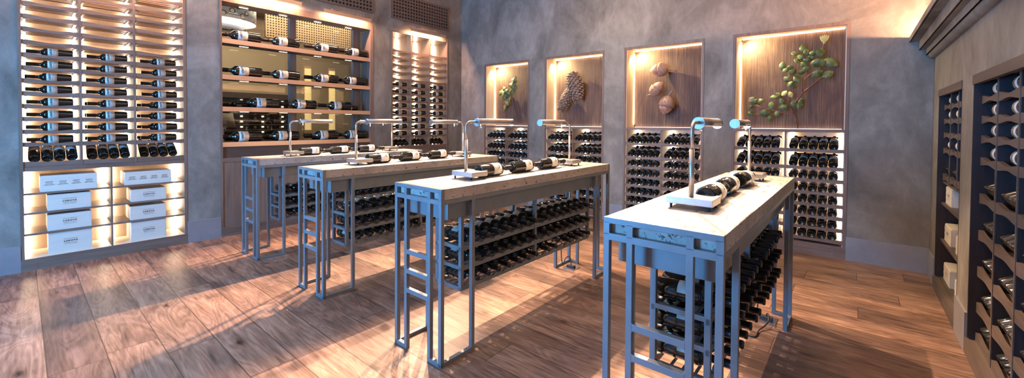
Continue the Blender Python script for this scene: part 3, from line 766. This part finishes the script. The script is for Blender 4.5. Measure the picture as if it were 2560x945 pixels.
m = MB(); m.lathe([(0.478, 0), (0.48, 0), (0.48, 0.235), (0.478, 0.235)], 40); m.obj('lamp_shade', ring_shade(), t)
m = MB(); m.lathe([(0, 0.03), (0.47, 0.03), (0.47, 0.034), (0, 0.034)], 40); m.obj('diffuser', emis('diffuser', (1.0, 0.93, 0.88), 2.6), t)
m = MB(); m.lathe([(0.30, -0.14), (0.302, -0.14), (0.302, -0.06), (0.30, -0.06)], 40); m.obj('inner_shade', ring_shade(), t)
m = MB(); m.lathe([(0, -0.12), (0.29, -0.12), (0.29, -0.116), (0, -0.116)], 40); m.obj('inner_diffuser', M['nickel'], t)
m = MB(); m.tube([(0, 0, 0), (0, 0, 0.58)], 0.012, 8); m.tube([(0.34, 0, -0.12), (0.34, 0, 0.03)], 0.008, 6); m.obj('stem', M['nickel_z'], t)
t = empty('lattice_screen', label='pierced tan lattice screen high up beyond the glass', cat='screen')
m = MB()
for i in range(57): m.box(2.80+i*0.045, 2.822+i*0.045, 8.0, 8.02, 2.90, 3.5)
for i in range(14): m.box(2.80, 5.342, 7.999, 8.019, 2.90+i*0.045, 2.922+i*0.045)
m.obj('lattice', simple('tan_lattice', (0.50, 0.36, 0.24), 0.5), t)
m = MB(); m.box(2.80, 5.35, 8.05, 8.06, 2.90, 3.5); m.obj('backing', M['dark_x'], t)
for i, xx in enumerate((3.62, 4.10)):
    t = empty('light_column', (xx, 8.2, 0), label='glowing ribbed yellow light column beyond the glass, %s one' % ('left', 'right')[i], cat='light column', group='light columns beyond the glass')
    m = MB()
    for k in range(48): m.box(-0.055, 0.055, 0, 0.03, 1.25+k*0.025, 1.268+k*0.025)
    m.obj('ribs', emis('column_glow', (1.0, 0.82, 0.40), 0.45), t)
    m = MB(); m.box(-0.065, 0.065, 0.03, 0.05, 0.0, 2.5); m.obj('column_back', M['brass'], t)
m = MB(); n = 60
top = [(4.42+1.3*i/n, 0.02*math.sin(i*1.3)) for i in range(n+1)]
A = [[m.bm.verts.new((x, 7.75+y, z)) for z in (0.02, 2.75)] for x, y in top]
for a, b in zip(A, A[1:]): f = m.bm.faces.new((a[0], b[0], b[1], a[1])); f.smooth = True
cur = m.obj('daylight_sheet', simple('blue_daylight', (0.05, 0.20, 0.48), 0.8), None, label='blue sheet beyond the glass at right, standing in for daylight on the casing', cat='daylight_sheet')  # blue sheet in place of the daylight tint on the casing side
sd = cur.modifiers.new('thickness', 'SOLIDIFY'); sd.thickness = 0.004
t = empty('reflected_rack', label='rack of dim lights beyond the glass, standing in for a reflected rack', cat='wine rack')  # solid rack added in place of a lit rack's reflection in the pane
m = MB(); m.box(2.2, 3.6, 8.88, 8.90, 0.3, 1.95); m.obj('back_panel', M['dark_x'], t)
for xx in (2.66, 3.02, 3.38):
    for k in range(9): led(t, [(xx, xx+0.04, 8.86, 8.875, 0.99+k*0.10, 1.02+k*0.10)], 'led_tiny', 'light')
m = MB()
for k in range(10): m.box(2.2, 3.6, 8.70, 8.88, 0.94+k*0.10, 0.955+k*0.10)
m.obj('shelves', M['dark_x'], t)
t = empty('shade_lamp', (2.02, 7.5, 0), label='lamp with a plain tapered shade beyond the glass', cat='lamp')
m = MB(); m.lathe([(0.16, 1.31), (0.162, 1.31), (0.125, 1.53), (0.123, 1.53)], 30); m.obj('lamp_shade', simple('linen', (0.45, 0.38, 0.32), 0.8), t)
m = MB(); m.tube([(0, 0, 0.0), (0, 0, 1.5)], 0.012, 8); m.lathe([(0, 0), (0.14, 0), (0.14, 0.02), (0, 0.02)], 24); m.obj('pole', M['nickel_z'], t)

# ------------------------------------------------------------------ back wall niches: art above, rack below
ROWS = [1.145, 0.955, 0.822, 0.687, 0.560, 0.432, 0.308, 0.185]
nich = ['oak sprig', 'pine cone', 'acorn', 'green branch']
for ni, (ya, yb) in enumerate(NB):
    w = nich[ni]
    t = empty('wine_rack', label='lit two-column wine rack set in the wall below the %s artwork' % w, cat='wine rack', group='racks in the back wall niches')
    fx = XB-0.006
    c = MB()
    c.box(fx, XB+0.012, ya, ya+0.028, 0.126, 2.48); c.box(fx, XB+0.012, yb-0.028, yb, 0.126, 2.48); c.box(fx, XB+0.012, ya+0.028, yb-0.028, 2.445, 2.48)
    c.obj('casing', M['case_z'], t)
    c = MB(); c.box(XB+0.012, XB+0.40, ya+0.001, ya+0.036, 0.126, 2.479); c.box(XB+0.012, XB+0.40, yb-0.036, yb-0.001, 0.126, 2.479); c.box(XB+0.012, XB+0.40, ya+0.036, yb-0.036, 2.462, 2.479)
    c.obj('side_panels', M['maple_z'], t)
    c = MB(); c.box(fx, XB+0.40, ya+0.0285, yb-0.0285, 1.325, 1.355); c.obj('ledge', M['case_y'], t)
    c = MB(); c.box(XB+0.40, XB+0.415, ya+0.01, yb-0.01, 0.126, 1.325); c.obj('back_panel', M['maple_z'], t)
    c = MB(); c.box(fx-0.006, XB+0.40, ya, yb, 0.0, 0.126); pl = c.obj('plinth', M['case_y'], t)
    for yy in (ya+0.11, yb-0.11):
        q = MB()
        for zz in (0.045, 0.075): q.tube([(fx-0.0085, yy, zz), (fx-0.004, yy, zz)], 0.006, 8)
        q.obj('bolt_pair', M['bolt'], pl)
    ym = (ya+yb)/2
    c = MB(); c.box(XB+0.002, XB+0.40, ym-0.009, ym+0.009, 0.126, 1.325); c.obj('divider', M['case_z'], t)
    for ci, (a, b) in enumerate(((ym+0.009, yb-0.028), (ya+0.028, ym-0.009))):
        for k, z in enumerate(ROWS):
            s = MB(); wave_board(s, a, b, z-0.018, XB+0.003, XB+0.020, 'yz', 0.040, 0.010, 0.008)
            s.box(XB+0.020, XB+0.36, a, b, z-0.034, z-0.026); s.obj('rack_shelf', M['case_y'], t)
        led(t, [(XB+0.388, XB+0.398, yy, yy+0.012, 0.15, 1.31) for yy in (a+0.010 if ci == 0 else a+0.018, b-0.026)], 'led')
        cn = ('left', 'right')[ci]
        for z in ROWS[:2]:
            s = MB(); s.box(XB+0.285, XB+0.30, a+0.06, b-0.05, z+0.055, z+0.125); s.obj('cradle_bar', M['black'], t)
        for k, z in enumerate(ROWS):
            tilt = 0.40 if k < 2 else 0.12
            for i in range(5):
                y = b - 0.062 - 0.0885*i
                bottle('niche', (XB+0.035, y, z+(0.020 if k < 2 else 0.024)), (1, 0, tilt), (-0.8, 0, 1),
                       'wine bottle, %s column below the %s art, %s row down, %s from left' % (cn, w, ORD[k], ORD[i]), 'bottles in the back wall niches')
    # artwork panel
    a = empty('artwork', label={'oak sprig': 'backlit wood panel with a small green oak leaf sprig, nearest the corner', 'pine cone': 'backlit wood panel showing two brown pine cones',
              'acorn': 'backlit wood panel showing three acorns', 'green branch': 'largest backlit wood panel, with a round-leaved green branch'}[w], cat='artwork', group='artworks in the back wall niches')
    m = MB(); m.box(XB+0.27, XB+0.295, ya+0.037, yb-0.037, 1.357, 2.458, 0.003); m.obj('wood_panel', M['board'], a)
    led(a, [(XB+0.245, XB+0.26, ya+0.05, yb-0.05, 2.449, 2.456)], 'led_soft', 'top_led')
    led(a, [(XB+0.245, XB+0.26, yb-0.045, yb-0.038, 1.40, 2.42)], 'led_soft', 'side_led')
    led(a, [(XB+0.245, XB+0.26, ya+0.06, yb-0.06, 1.358, 1.361)], 'led_dim', 'bottom_led')
    # spot added at the upper left so the mounted pieces throw shadows
    sp = spot_light('added_niche_spot', (XB+0.13, yb-0.07, 2.43), (XB+0.30, yb-0.40, 2.0), 60, (1.0, 0.74, 0.36), 140, 1.0, 0.01)
    PX = XB+0.27
    if w == 'acorn':
        capm = blotched('acorn_cap', (0.20, 0.11, 0.08), (0.48, 0.30, 0.22), 60, 0.7, 0, 0.6); nutm = blotched('acorn_nut', (0.32, 0.15, 0.10), (0.55, 0.33, 0.24), 14, 0.4)
        def acorn(tip, capc, capend, stemend, r):
            T, Cc, Ce, S = [Vector((PX-r-0.03, y, z)) for y, z in (tip, capc, capend, stemend)]
            ax = (Ce-T).normalized(); Ln = (Ce-T).length; q = ax.to_track_quat('Z', 'Y').to_matrix().to_4x4(); q.translation = T
            lc = (Cc-T).dot(ax)
            root = MB(); root.lathe([(0, 0), (r*0.10, 0.006), (r*0.22, 0.015), (r*0.55, lc*0.3), (r*0.85, lc*0.62), (r*0.95, lc)] + [(r*0.9*math.cos(k*0.26), lc+(Ln-lc)*0.9*math.sin(k*0.26)) for k in range(7)], 22)
            for v in root.bm.verts: v.co = q @ v.co
            o = root.obj('acorn', nutm, a)
            cp = MB(); n = 26
            prof = [(r*0.97, lc*0.97), (r*1.08, lc)]+[(r*1.08*math.cos(k*0.24), lc+(Ln-lc)*math.sin(k*0.24)) for k in range(1, 7)]
            cp.lathe(prof, n)
            for j, v in enumerate(cp.bm.verts): v.co += Vector((v.co.x, v.co.y, 0))*(0.05*math.sin(j*2.4))
            for v in cp.bm.verts: v.co = q @ v.co
            cp.obj('acorn_cap', capm, o)
            st = MB(); st.tube([Ce-ax*0.01, (Ce+S)/2+Vector((0.0, 0, 0.01)), S], [0.012, 0.010, 0.015], 8); st.obj('stem', capm, o)
        acorn((2.225, 2.150), (2.08, 2.128), (1.965, 2.150), (1.850, 2.115), 0.092)
        acorn((2.035, 1.985), (2.125, 1.895), (2.205, 1.810), (2.245, 1.800), 0.080)
        acorn((2.017, 1.535), (2.005, 1.655), (1.950, 1.790), (1.905, 1.855), 0.094)
    if w == 'pine cone':
        cm = blotched('cone_scales', (0.12, 0.08, 0.06), (0.42, 0.30, 0.23), 26, 0.65, 0, 0.3)
        def cone(p0, p1, r0, nsc, seed):
            A_, B_ = Vector((PX-r0-0.02, *p0)), Vector((PX-r0-0.02, *p1)); ax = (B_-A_).normalized(); Ln = (B_-A_).length
            u = ax.orthogonal().normalized(); v_ = ax.cross(u)
            m = MB(); rn = random.Random(seed)
            core = [(A_+ax*Ln*t, r0*0.8*math.sin(PI*(0.12+0.80*t))**0.6) for t in [k/8 for k in range(9)]]
            m.tube([p for p, _ in core], [r for _, r in core], 12)
            for k in range(nsc):
                t = (k+0.5)/nsc; ang = k*2.39996; rr = r0*math.sin(PI*(0.12+0.80*t))**0.6
                d = u*math.cos(ang)+v_*math.sin(ang); c = A_+ax*Ln*t+d*rr*0.86; s = r0*0.36*(0.75+0.4*rn.random())
                w1 = ax.cross(d).normalized(); up_ = (ax*0.8+d*0.5).normalized()
                pts = [c-w1*s*0.9, c+up_*s*0.75+d*s*0.1, c+w1*s*0.9, c-up_*s*0.55]
                tip_ = c+d*s*0.75+up_*s*0.1; inn = c-d*s*0.5
                vs = [m.bm.verts.new(p) for p in pts]; vt = m.bm.verts.new(tip_); vi = m.bm.verts.new(inn)
                for i in range(4):
                    m.bm.faces.new((vs[i], vs[(i+1) % 4], vt)); m.bm.faces.new((vs[(i+1) % 4], vs[i], vi))
            m.obj('pine_cone', cm, a)
        cone((3.47, 2.21), (3.35, 1.79), 0.125, 120, 1); cone((3.53, 1.95), (3.70, 1.61), 0.088, 130, 2)
    def leaf(parent, y, z, ln, wd, ang, mat, lobes=0, dx=0.03, tilt=0.3, name='leaf'):
        m = MB(); n = 14; L_, R_, Cn = [], [], []
        ca, sa = math.cos(ang), math.sin(ang)
        for i in range(n+1):
            t = i/n; hw = wd*math.sin(PI*min(1, max(0, t)))**0.75
            if lobes: hw = wd*(0.35+0.65*abs(math.sin(PI*t*lobes)))*math.sin(PI*(0.06+0.9*t))
            xx = (t-0.0)*ln; cz = 0.25*hw
            def P(a_, b_, d_): return (PX-dx-d_, y + (-(a_)*ca + b_*sa), z + (a_*sa + b_*ca))
            L_.append(m.bm.verts.new(P(xx, hw, cz+tilt*hw))); R_.append(m.bm.verts.new(P(xx, -hw, cz-tilt*hw))); Cn.append(m.bm.verts.new(P(xx, 0, 0.18*ln*math.sin(PI*t)*0.4)))
        for i in range(n):
            for A1, B1 in ((L_, Cn), (Cn, R_)):
                f = m.bm.faces.new((A1[i], A1[i+1], B1[i+1], B1[i])); f.smooth = True
        bmesh.ops.remove_doubles(m.bm, verts=m.bm.verts, dist=1e-5)
        o = m.obj(name, mat, parent); s = o.modifiers.new('thickness', 'SOLIDIFY'); s.thickness = 0.003; return o
    if w == 'oak sprig':
        lm = blotched('oak_leaf', (0.03, 0.05, 0.015), (0.22, 0.24, 0.08), 18, 0.5, 0, 0.2)
        for (ys, zs_, ye, ze, wd) in ((4.80, 1.91, 4.690, 2.26, 0.085), (4.82, 1.92, 4.66, 2.08, 0.05), (4.83, 1.90, 5.10, 1.99, 0.085), (4.83, 1.90, 5.00, 2.08, 0.06), (4.84, 1.89, 5.04, 1.84, 0.05), (4.82, 1.88, 4.975, 1.64, 0.075)):
            ln = math.hypot(ye-ys, ze-zs_); ang = math.atan2(ze-zs_, -(ye-ys))
            leaf(a, ys, zs_, ln, wd, ang, lm, 3.2, 0.05, 0.25, 'oak_leaf')
        m = MB(); m.tube([(PX-0.04, 4.82, 1.90), (PX-0.03, 4.76, 1.72), (PX-0.01, 4.72, 1.60)], 0.005, 6); m.tube([(PX-0.05, 4.80, 1.90), (PX-0.05, 4.76, 2.02)], 0.005, 6); m.obj('twig', simple('twig', (0.16, 0.08, 0.05), 0.6), a)
    if w == 'green branch':
        lm = blotched('round_leaf', (0.03, 0.055, 0.015), (0.17, 0.22, 0.07), 14, 0.45, 0, 0.15); lm2 = blotched('pale_leaf', (0.30, 0.34, 0.12), (0.55, 0.52, 0.22), 14, 0.5, 0, 0.1)
        tw = simple('red_twig', (0.16, 0.05, 0.035), 0.5)
        for path, r in (([(0.508, 1.36), (0.53, 1.44), (0.551, 1.522), (0.60, 1.54), (0.69, 1.552), (0.81, 1.588), (0.959, 1.649)], 0.007), ([(0.69, 1.552), (0.80, 1.52), (0.945, 1.53)], 0.005),
                        ([(0.551, 1.522), (0.531, 1.679), (0.471, 1.772), (0.39, 1.848), (0.311, 1.923), (0.233, 1.98)], 0.008), ([(0.471, 1.772), (0.478, 1.88), (0.414, 1.97), (0.328, 2.017), (0.299, 2.159), (0.291, 2.303), (0.292, 2.35)], 0.006),
                        ([(0.552, 1.56), (0.61, 1.681), (0.584, 1.804), (0.614, 1.916), (0.59, 2.03)], 0.006), ([(0.414, 1.97), (0.47, 2.08), (0.48, 2.22)], 0.004), ([(0.61, 1.681), (0.70, 1.74)], 0.004)):
            m = MB(); m.tube([(PX-0.045, y, z) for y, z in path], r, 8); m.obj('twig', tw, a)
        P_ = [(0.292, 2.355), (0.315, 2.201), (0.34, 2.091), (0.23, 2.094), (0.253, 1.959), (0.343, 1.972), (0.473, 2.264), (0.551, 2.218), (0.488, 2.171), (0.438, 2.133), (0.527, 2.134), (0.47, 2.089), (0.385, 2.208), (0.395, 2.169), (0.669, 2.085), (0.594, 2.065), (0.639, 2.034), (0.523, 1.917), (0.62, 1.93), (0.57, 2.009), (0.447, 2.033), (0.491, 2.003), (0.591, 1.873), (0.567, 1.851), (0.583, 1.749), (0.646, 1.766), (0.699, 1.747), (0.752, 1.728), (0.774, 1.623), (0.84, 1.539), (0.991, 1.613), (0.979, 1.707), (0.941, 1.677), (0.891, 1.69), (0.983, 1.534), (0.667, 1.614), (0.638, 1.606), (0.552, 1.639), (0.507, 1.617), (0.48, 1.664), (0.713, 1.531), (0.784, 1.475), (0.668, 1.669), (0.44, 2.22)]
        BIG = {2: 0.075, 3: 0.075, 4: 0.06, 5: 0.06, 1: 0.06, 14: 0.052, 17: 0.055, 28: 0.052, 29: 0.065, 6: 0.055}
        rn = random.Random(5)
        for i, (y, z) in enumerate(P_):
            if i == 0: continue
            s = BIG.get(i, 0.036+0.012*rn.random()); ang = rn.uniform(-0.8, 2.6)
            if i in (2, 29): ang = rn.choice((0.15, 3.0))
            y2 = y + math.cos(ang)*s*0.9; z2 = z - math.sin(ang)*s*0.9
            leaf(a, y2, z2, s*1.95, s*0.66, ang, lm2 if i in (0, 24, 25, 31) else lm, 0, 0.05+0.03*rn.random(), rn.uniform(-.5, .5))
        for k in range(5): leaf(a, 0.292-0.004*k, 2.30, 0.105, 0.014, rad(62+14*k), lm2, 0, 0.06, 0.2)

# ------------------------------------------------------------------ right wall racks
RZ = [1.560, 1.440, 1.322, 1.190]; TZL = [0.965, 0.742, 0.520, 0.300, 0.112]
def right_rack(x0, x1, divs, tilt_rows, lab, where, crates):
    t = empty('wine_rack', label=lab, cat='wine rack'); yf = YC-0.035
    c = MB(); c.box(x0, x1, YC-0.02, YC+0.006, 1.655, 1.712); c.box(x0+0.001, x1-0.001, YC-0.44, YC-0.02, 1.68, 1.70)
    c.obj('head_casing', M['case_dk'], t)
    c = MB(); c.box(x0+0.001, x0+0.018, YC-0.44, YC-0.0, 0.10, 1.68); c.obj('side_panel', M['dark_z'], t)
    c = MB(); c.box(x1-0.018, x1-0.001, YC-0.44, YC-0.0, 0.10, 1.68); c.obj('side_panel', M['dark_z'], t)
    c = MB(); c.box(x0+0.018, x1-0.018, YC-0.44, YC-0.425, 0.10, 1.68); c.obj('back_panel', M['dark_z'], t)
    c = MB(); c.box(x0, x1, YC-0.44, YC+0.012, 0.0, 0.09); c.obj('plinth', M['case_dk'], t)
    zlow = 0.10 if not crates else 0.93
    for xx in divs[1:-1]:
        c = MB(); c.box(xx-0.008, xx+0.008, YC-0.42, yf+0.001, zlow, 1.68); c.obj('divider', M['dark_z'], t)
        c = MB(); c.box(xx-0.009, xx+0.009, yf+0.001, yf+0.006, zlow, 1.68); c.obj('divider_edge', M['case_dk'], t)
    for ci, (a, b) in enumerate(zip(divs[::-1][1:], divs[::-1])):      # columns counted from the far end
        a2, b2 = a+0.008, b-0.008
        for z in RZ+[q for q in tilt_rows]:
            s = MB(); wave_board(s, a2, b2, z, yf-0.018, yf+0.003, 'xz', 0.050 if z > 1.1 else 0.060, 0.016, 0.022)
            s.box(a2, b2, YC-0.40, yf-0.018, z-0.012, z-0.006); s.obj('rack_shelf', M['case_dk'], t)
        cn = ['far', 'middle', 'near'][ci]
        for k, z in enumerate(RZ):
            if crates and k == 2: continue
            bottle('wide', (a2+0.012, yf-0.048, z+0.055), (1, 0, 0), (0, 1, 0.2), 'wine bottle lying lengthwise, %s column of the %s, %s shelf from top' % (cn, where, ORD[k]), 'bottles lying lengthwise in the right wall racks')
        for k, z in enumerate(tilt_rows):
            nb = 4 if b-a > .36 else 3
            for i in range(nb):
                x = b2 - 0.055 - 0.082*i
                bottle('std', (x, yf-0.022, z+0.045), (0, -1, 0.6), (0, 0.8, 1), 'tilted wine bottle, %s column of %s, %s such row, %s from far side' % (cn, where, ORD[k], ORD[i]), 'tilted bottles in the right wall racks')
    return t
right_rack(C2[0], C2[1], [2.563, 2.970, 3.360, 3.737], TZL, 'tall dark wine rack in the right wall at the picture edge', 'near right rack', False)
r1 = right_rack(C1[0], C1[1], [4.118, 4.450, 4.780, 5.112], [0.965], 'dark wine rack deep in the right wall with crates below', 'far right rack', True)
for z in (0.745, 0.43, 0.095):
    s = MB(); s.box(C1[0]+0.018, C1[1]-0.018, YC-0.42, YC-0.03, z-0.018, z); s.obj('crate_shelf', M['case_dk'], r1)
s = MB(); s.box(C1[0]+0.018, C1[1]-0.018, YC-0.42, YC-0.037, 0.91, 0.93); s.obj('crate_shelf', M['case_dk'], r1)
for k, (xc, w_, z, h, wh) in enumerate(((4.93, 0.27, 0.745, 0.14, 'top shelf'), (4.93, 0.30, 0.43, 0.135, 'middle shelf, deeper in'), (4.93, 0.30, 0.095, 0.135, 'bottom shelf, deeper in'), (4.42, 0.30, 0.43, 0.135, 'middle shelf, nearer'), (4.42, 0.30, 0.095, 0.135, 'bottom shelf, nearer'))):
    crate(w_, h, 0.30, 0, (xc, YC-0.05, z), PI, 'pale wooden wine crate in the far right rack, %s' % wh, 'crates in the right wall rack')

# ------------------------------------------------------------------ floor outlets and cords
def cord(pts, lab):
    cu = bpy.data.curves.new('cord', 'CURVE'); cu.dimensions = '3D'; cu.bevel_depth = 0.0045; cu.bevel_resolution = 2
    sp = cu.splines.new('NURBS'); sp.points.add(len(pts)-1); sp.use_endpoint_u = True; sp.order_u = 4
    for p, q in zip(sp.points, pts): p.co = (*q, 1)
    o = bpy.data.objects.new('t', cu); me = bpy.data.meshes.new_from_object(o); bpy.data.objects.remove(o)
    me.materials.append(M['rubber']); o = bpy.data.objects.new('power_cord', me); COL.objects.link(o); tag(o, lab, 'cord')
for n, cx, cy in ((3, 3.42, 2.10), (4, 3.42, 0.47), (2, 3.42, 3.50)):
    t = empty('floor_outlet', (cx, cy, 0), label='flush metal floor outlet under the far end of the %s stone table' % tab_names[n][0], cat='floor outlet', group='floor outlets under the tables')
    m = MB(); m.box(-0.065, 0.065, -0.065, 0.065, 0.0, 0.006, 0.001); m.obj('cover_plate', M['bolt'], t)
    m = MB(); m.box(-0.02, 0.02, -0.04, 0.04, 0.006, 0.03, 0.003); m.obj('plug', M['rubber'], t)
cord([(3.42, 2.10, 0.03), (3.42, 2.10, 0.11), (3.40, 2.13, 0.13), (3.37, 2.15, 0.06), (3.36, 2.16, 0.01), (3.33, 2.17, 0.2), (3.33, 2.12, 0.82)], 'black cord looping from the outlet under the second stone table')
cord([(3.42, 0.47, 0.03), (3.42, 0.46, 0.08), (3.30, 0.42, 0.03), (3.20, 0.50, 0.006), (3.05, 0.46, 0.006), (3.12, 0.60, 0.006), (3.36, 0.62, 0.006), (3.50, 0.54, 0.006), (3.36, 0.50, 0.1), (3.36, 0.55, 0.82)], 'black cord coiled on the floor under the frontmost stone table')

# ------------------------------------------------------------------ the remaining bottles as one mass
if STUFFN[0]:
    mb = MB()
    parts = []
    for k, mt in (('glass', M['glass']), ('label', M['label']), ('foil', M['foil'])):
        parts.append(stuff[k].mesh('t', mt))
    bm = bmesh.new()
    for i, me in enumerate(parts):
        n0 = len(bm.faces); bm.from_mesh(me); bm.faces.ensure_lookup_table()
        for f in bm.faces[n0:]: f.material_index = i
    me = bpy.data.meshes.new('wine_bottles'); bm.to_mesh(me); bm.free()
    for mt in (M['glass'], M['label'], M['foil']): me.materials.append(mt)
    o = bpy.data.objects.new('wine_bottles', me); COL.objects.link(o)
    tag(o, 'remaining small dark wine bottles in the wall and table racks', 'bottle', None, 'stuff')
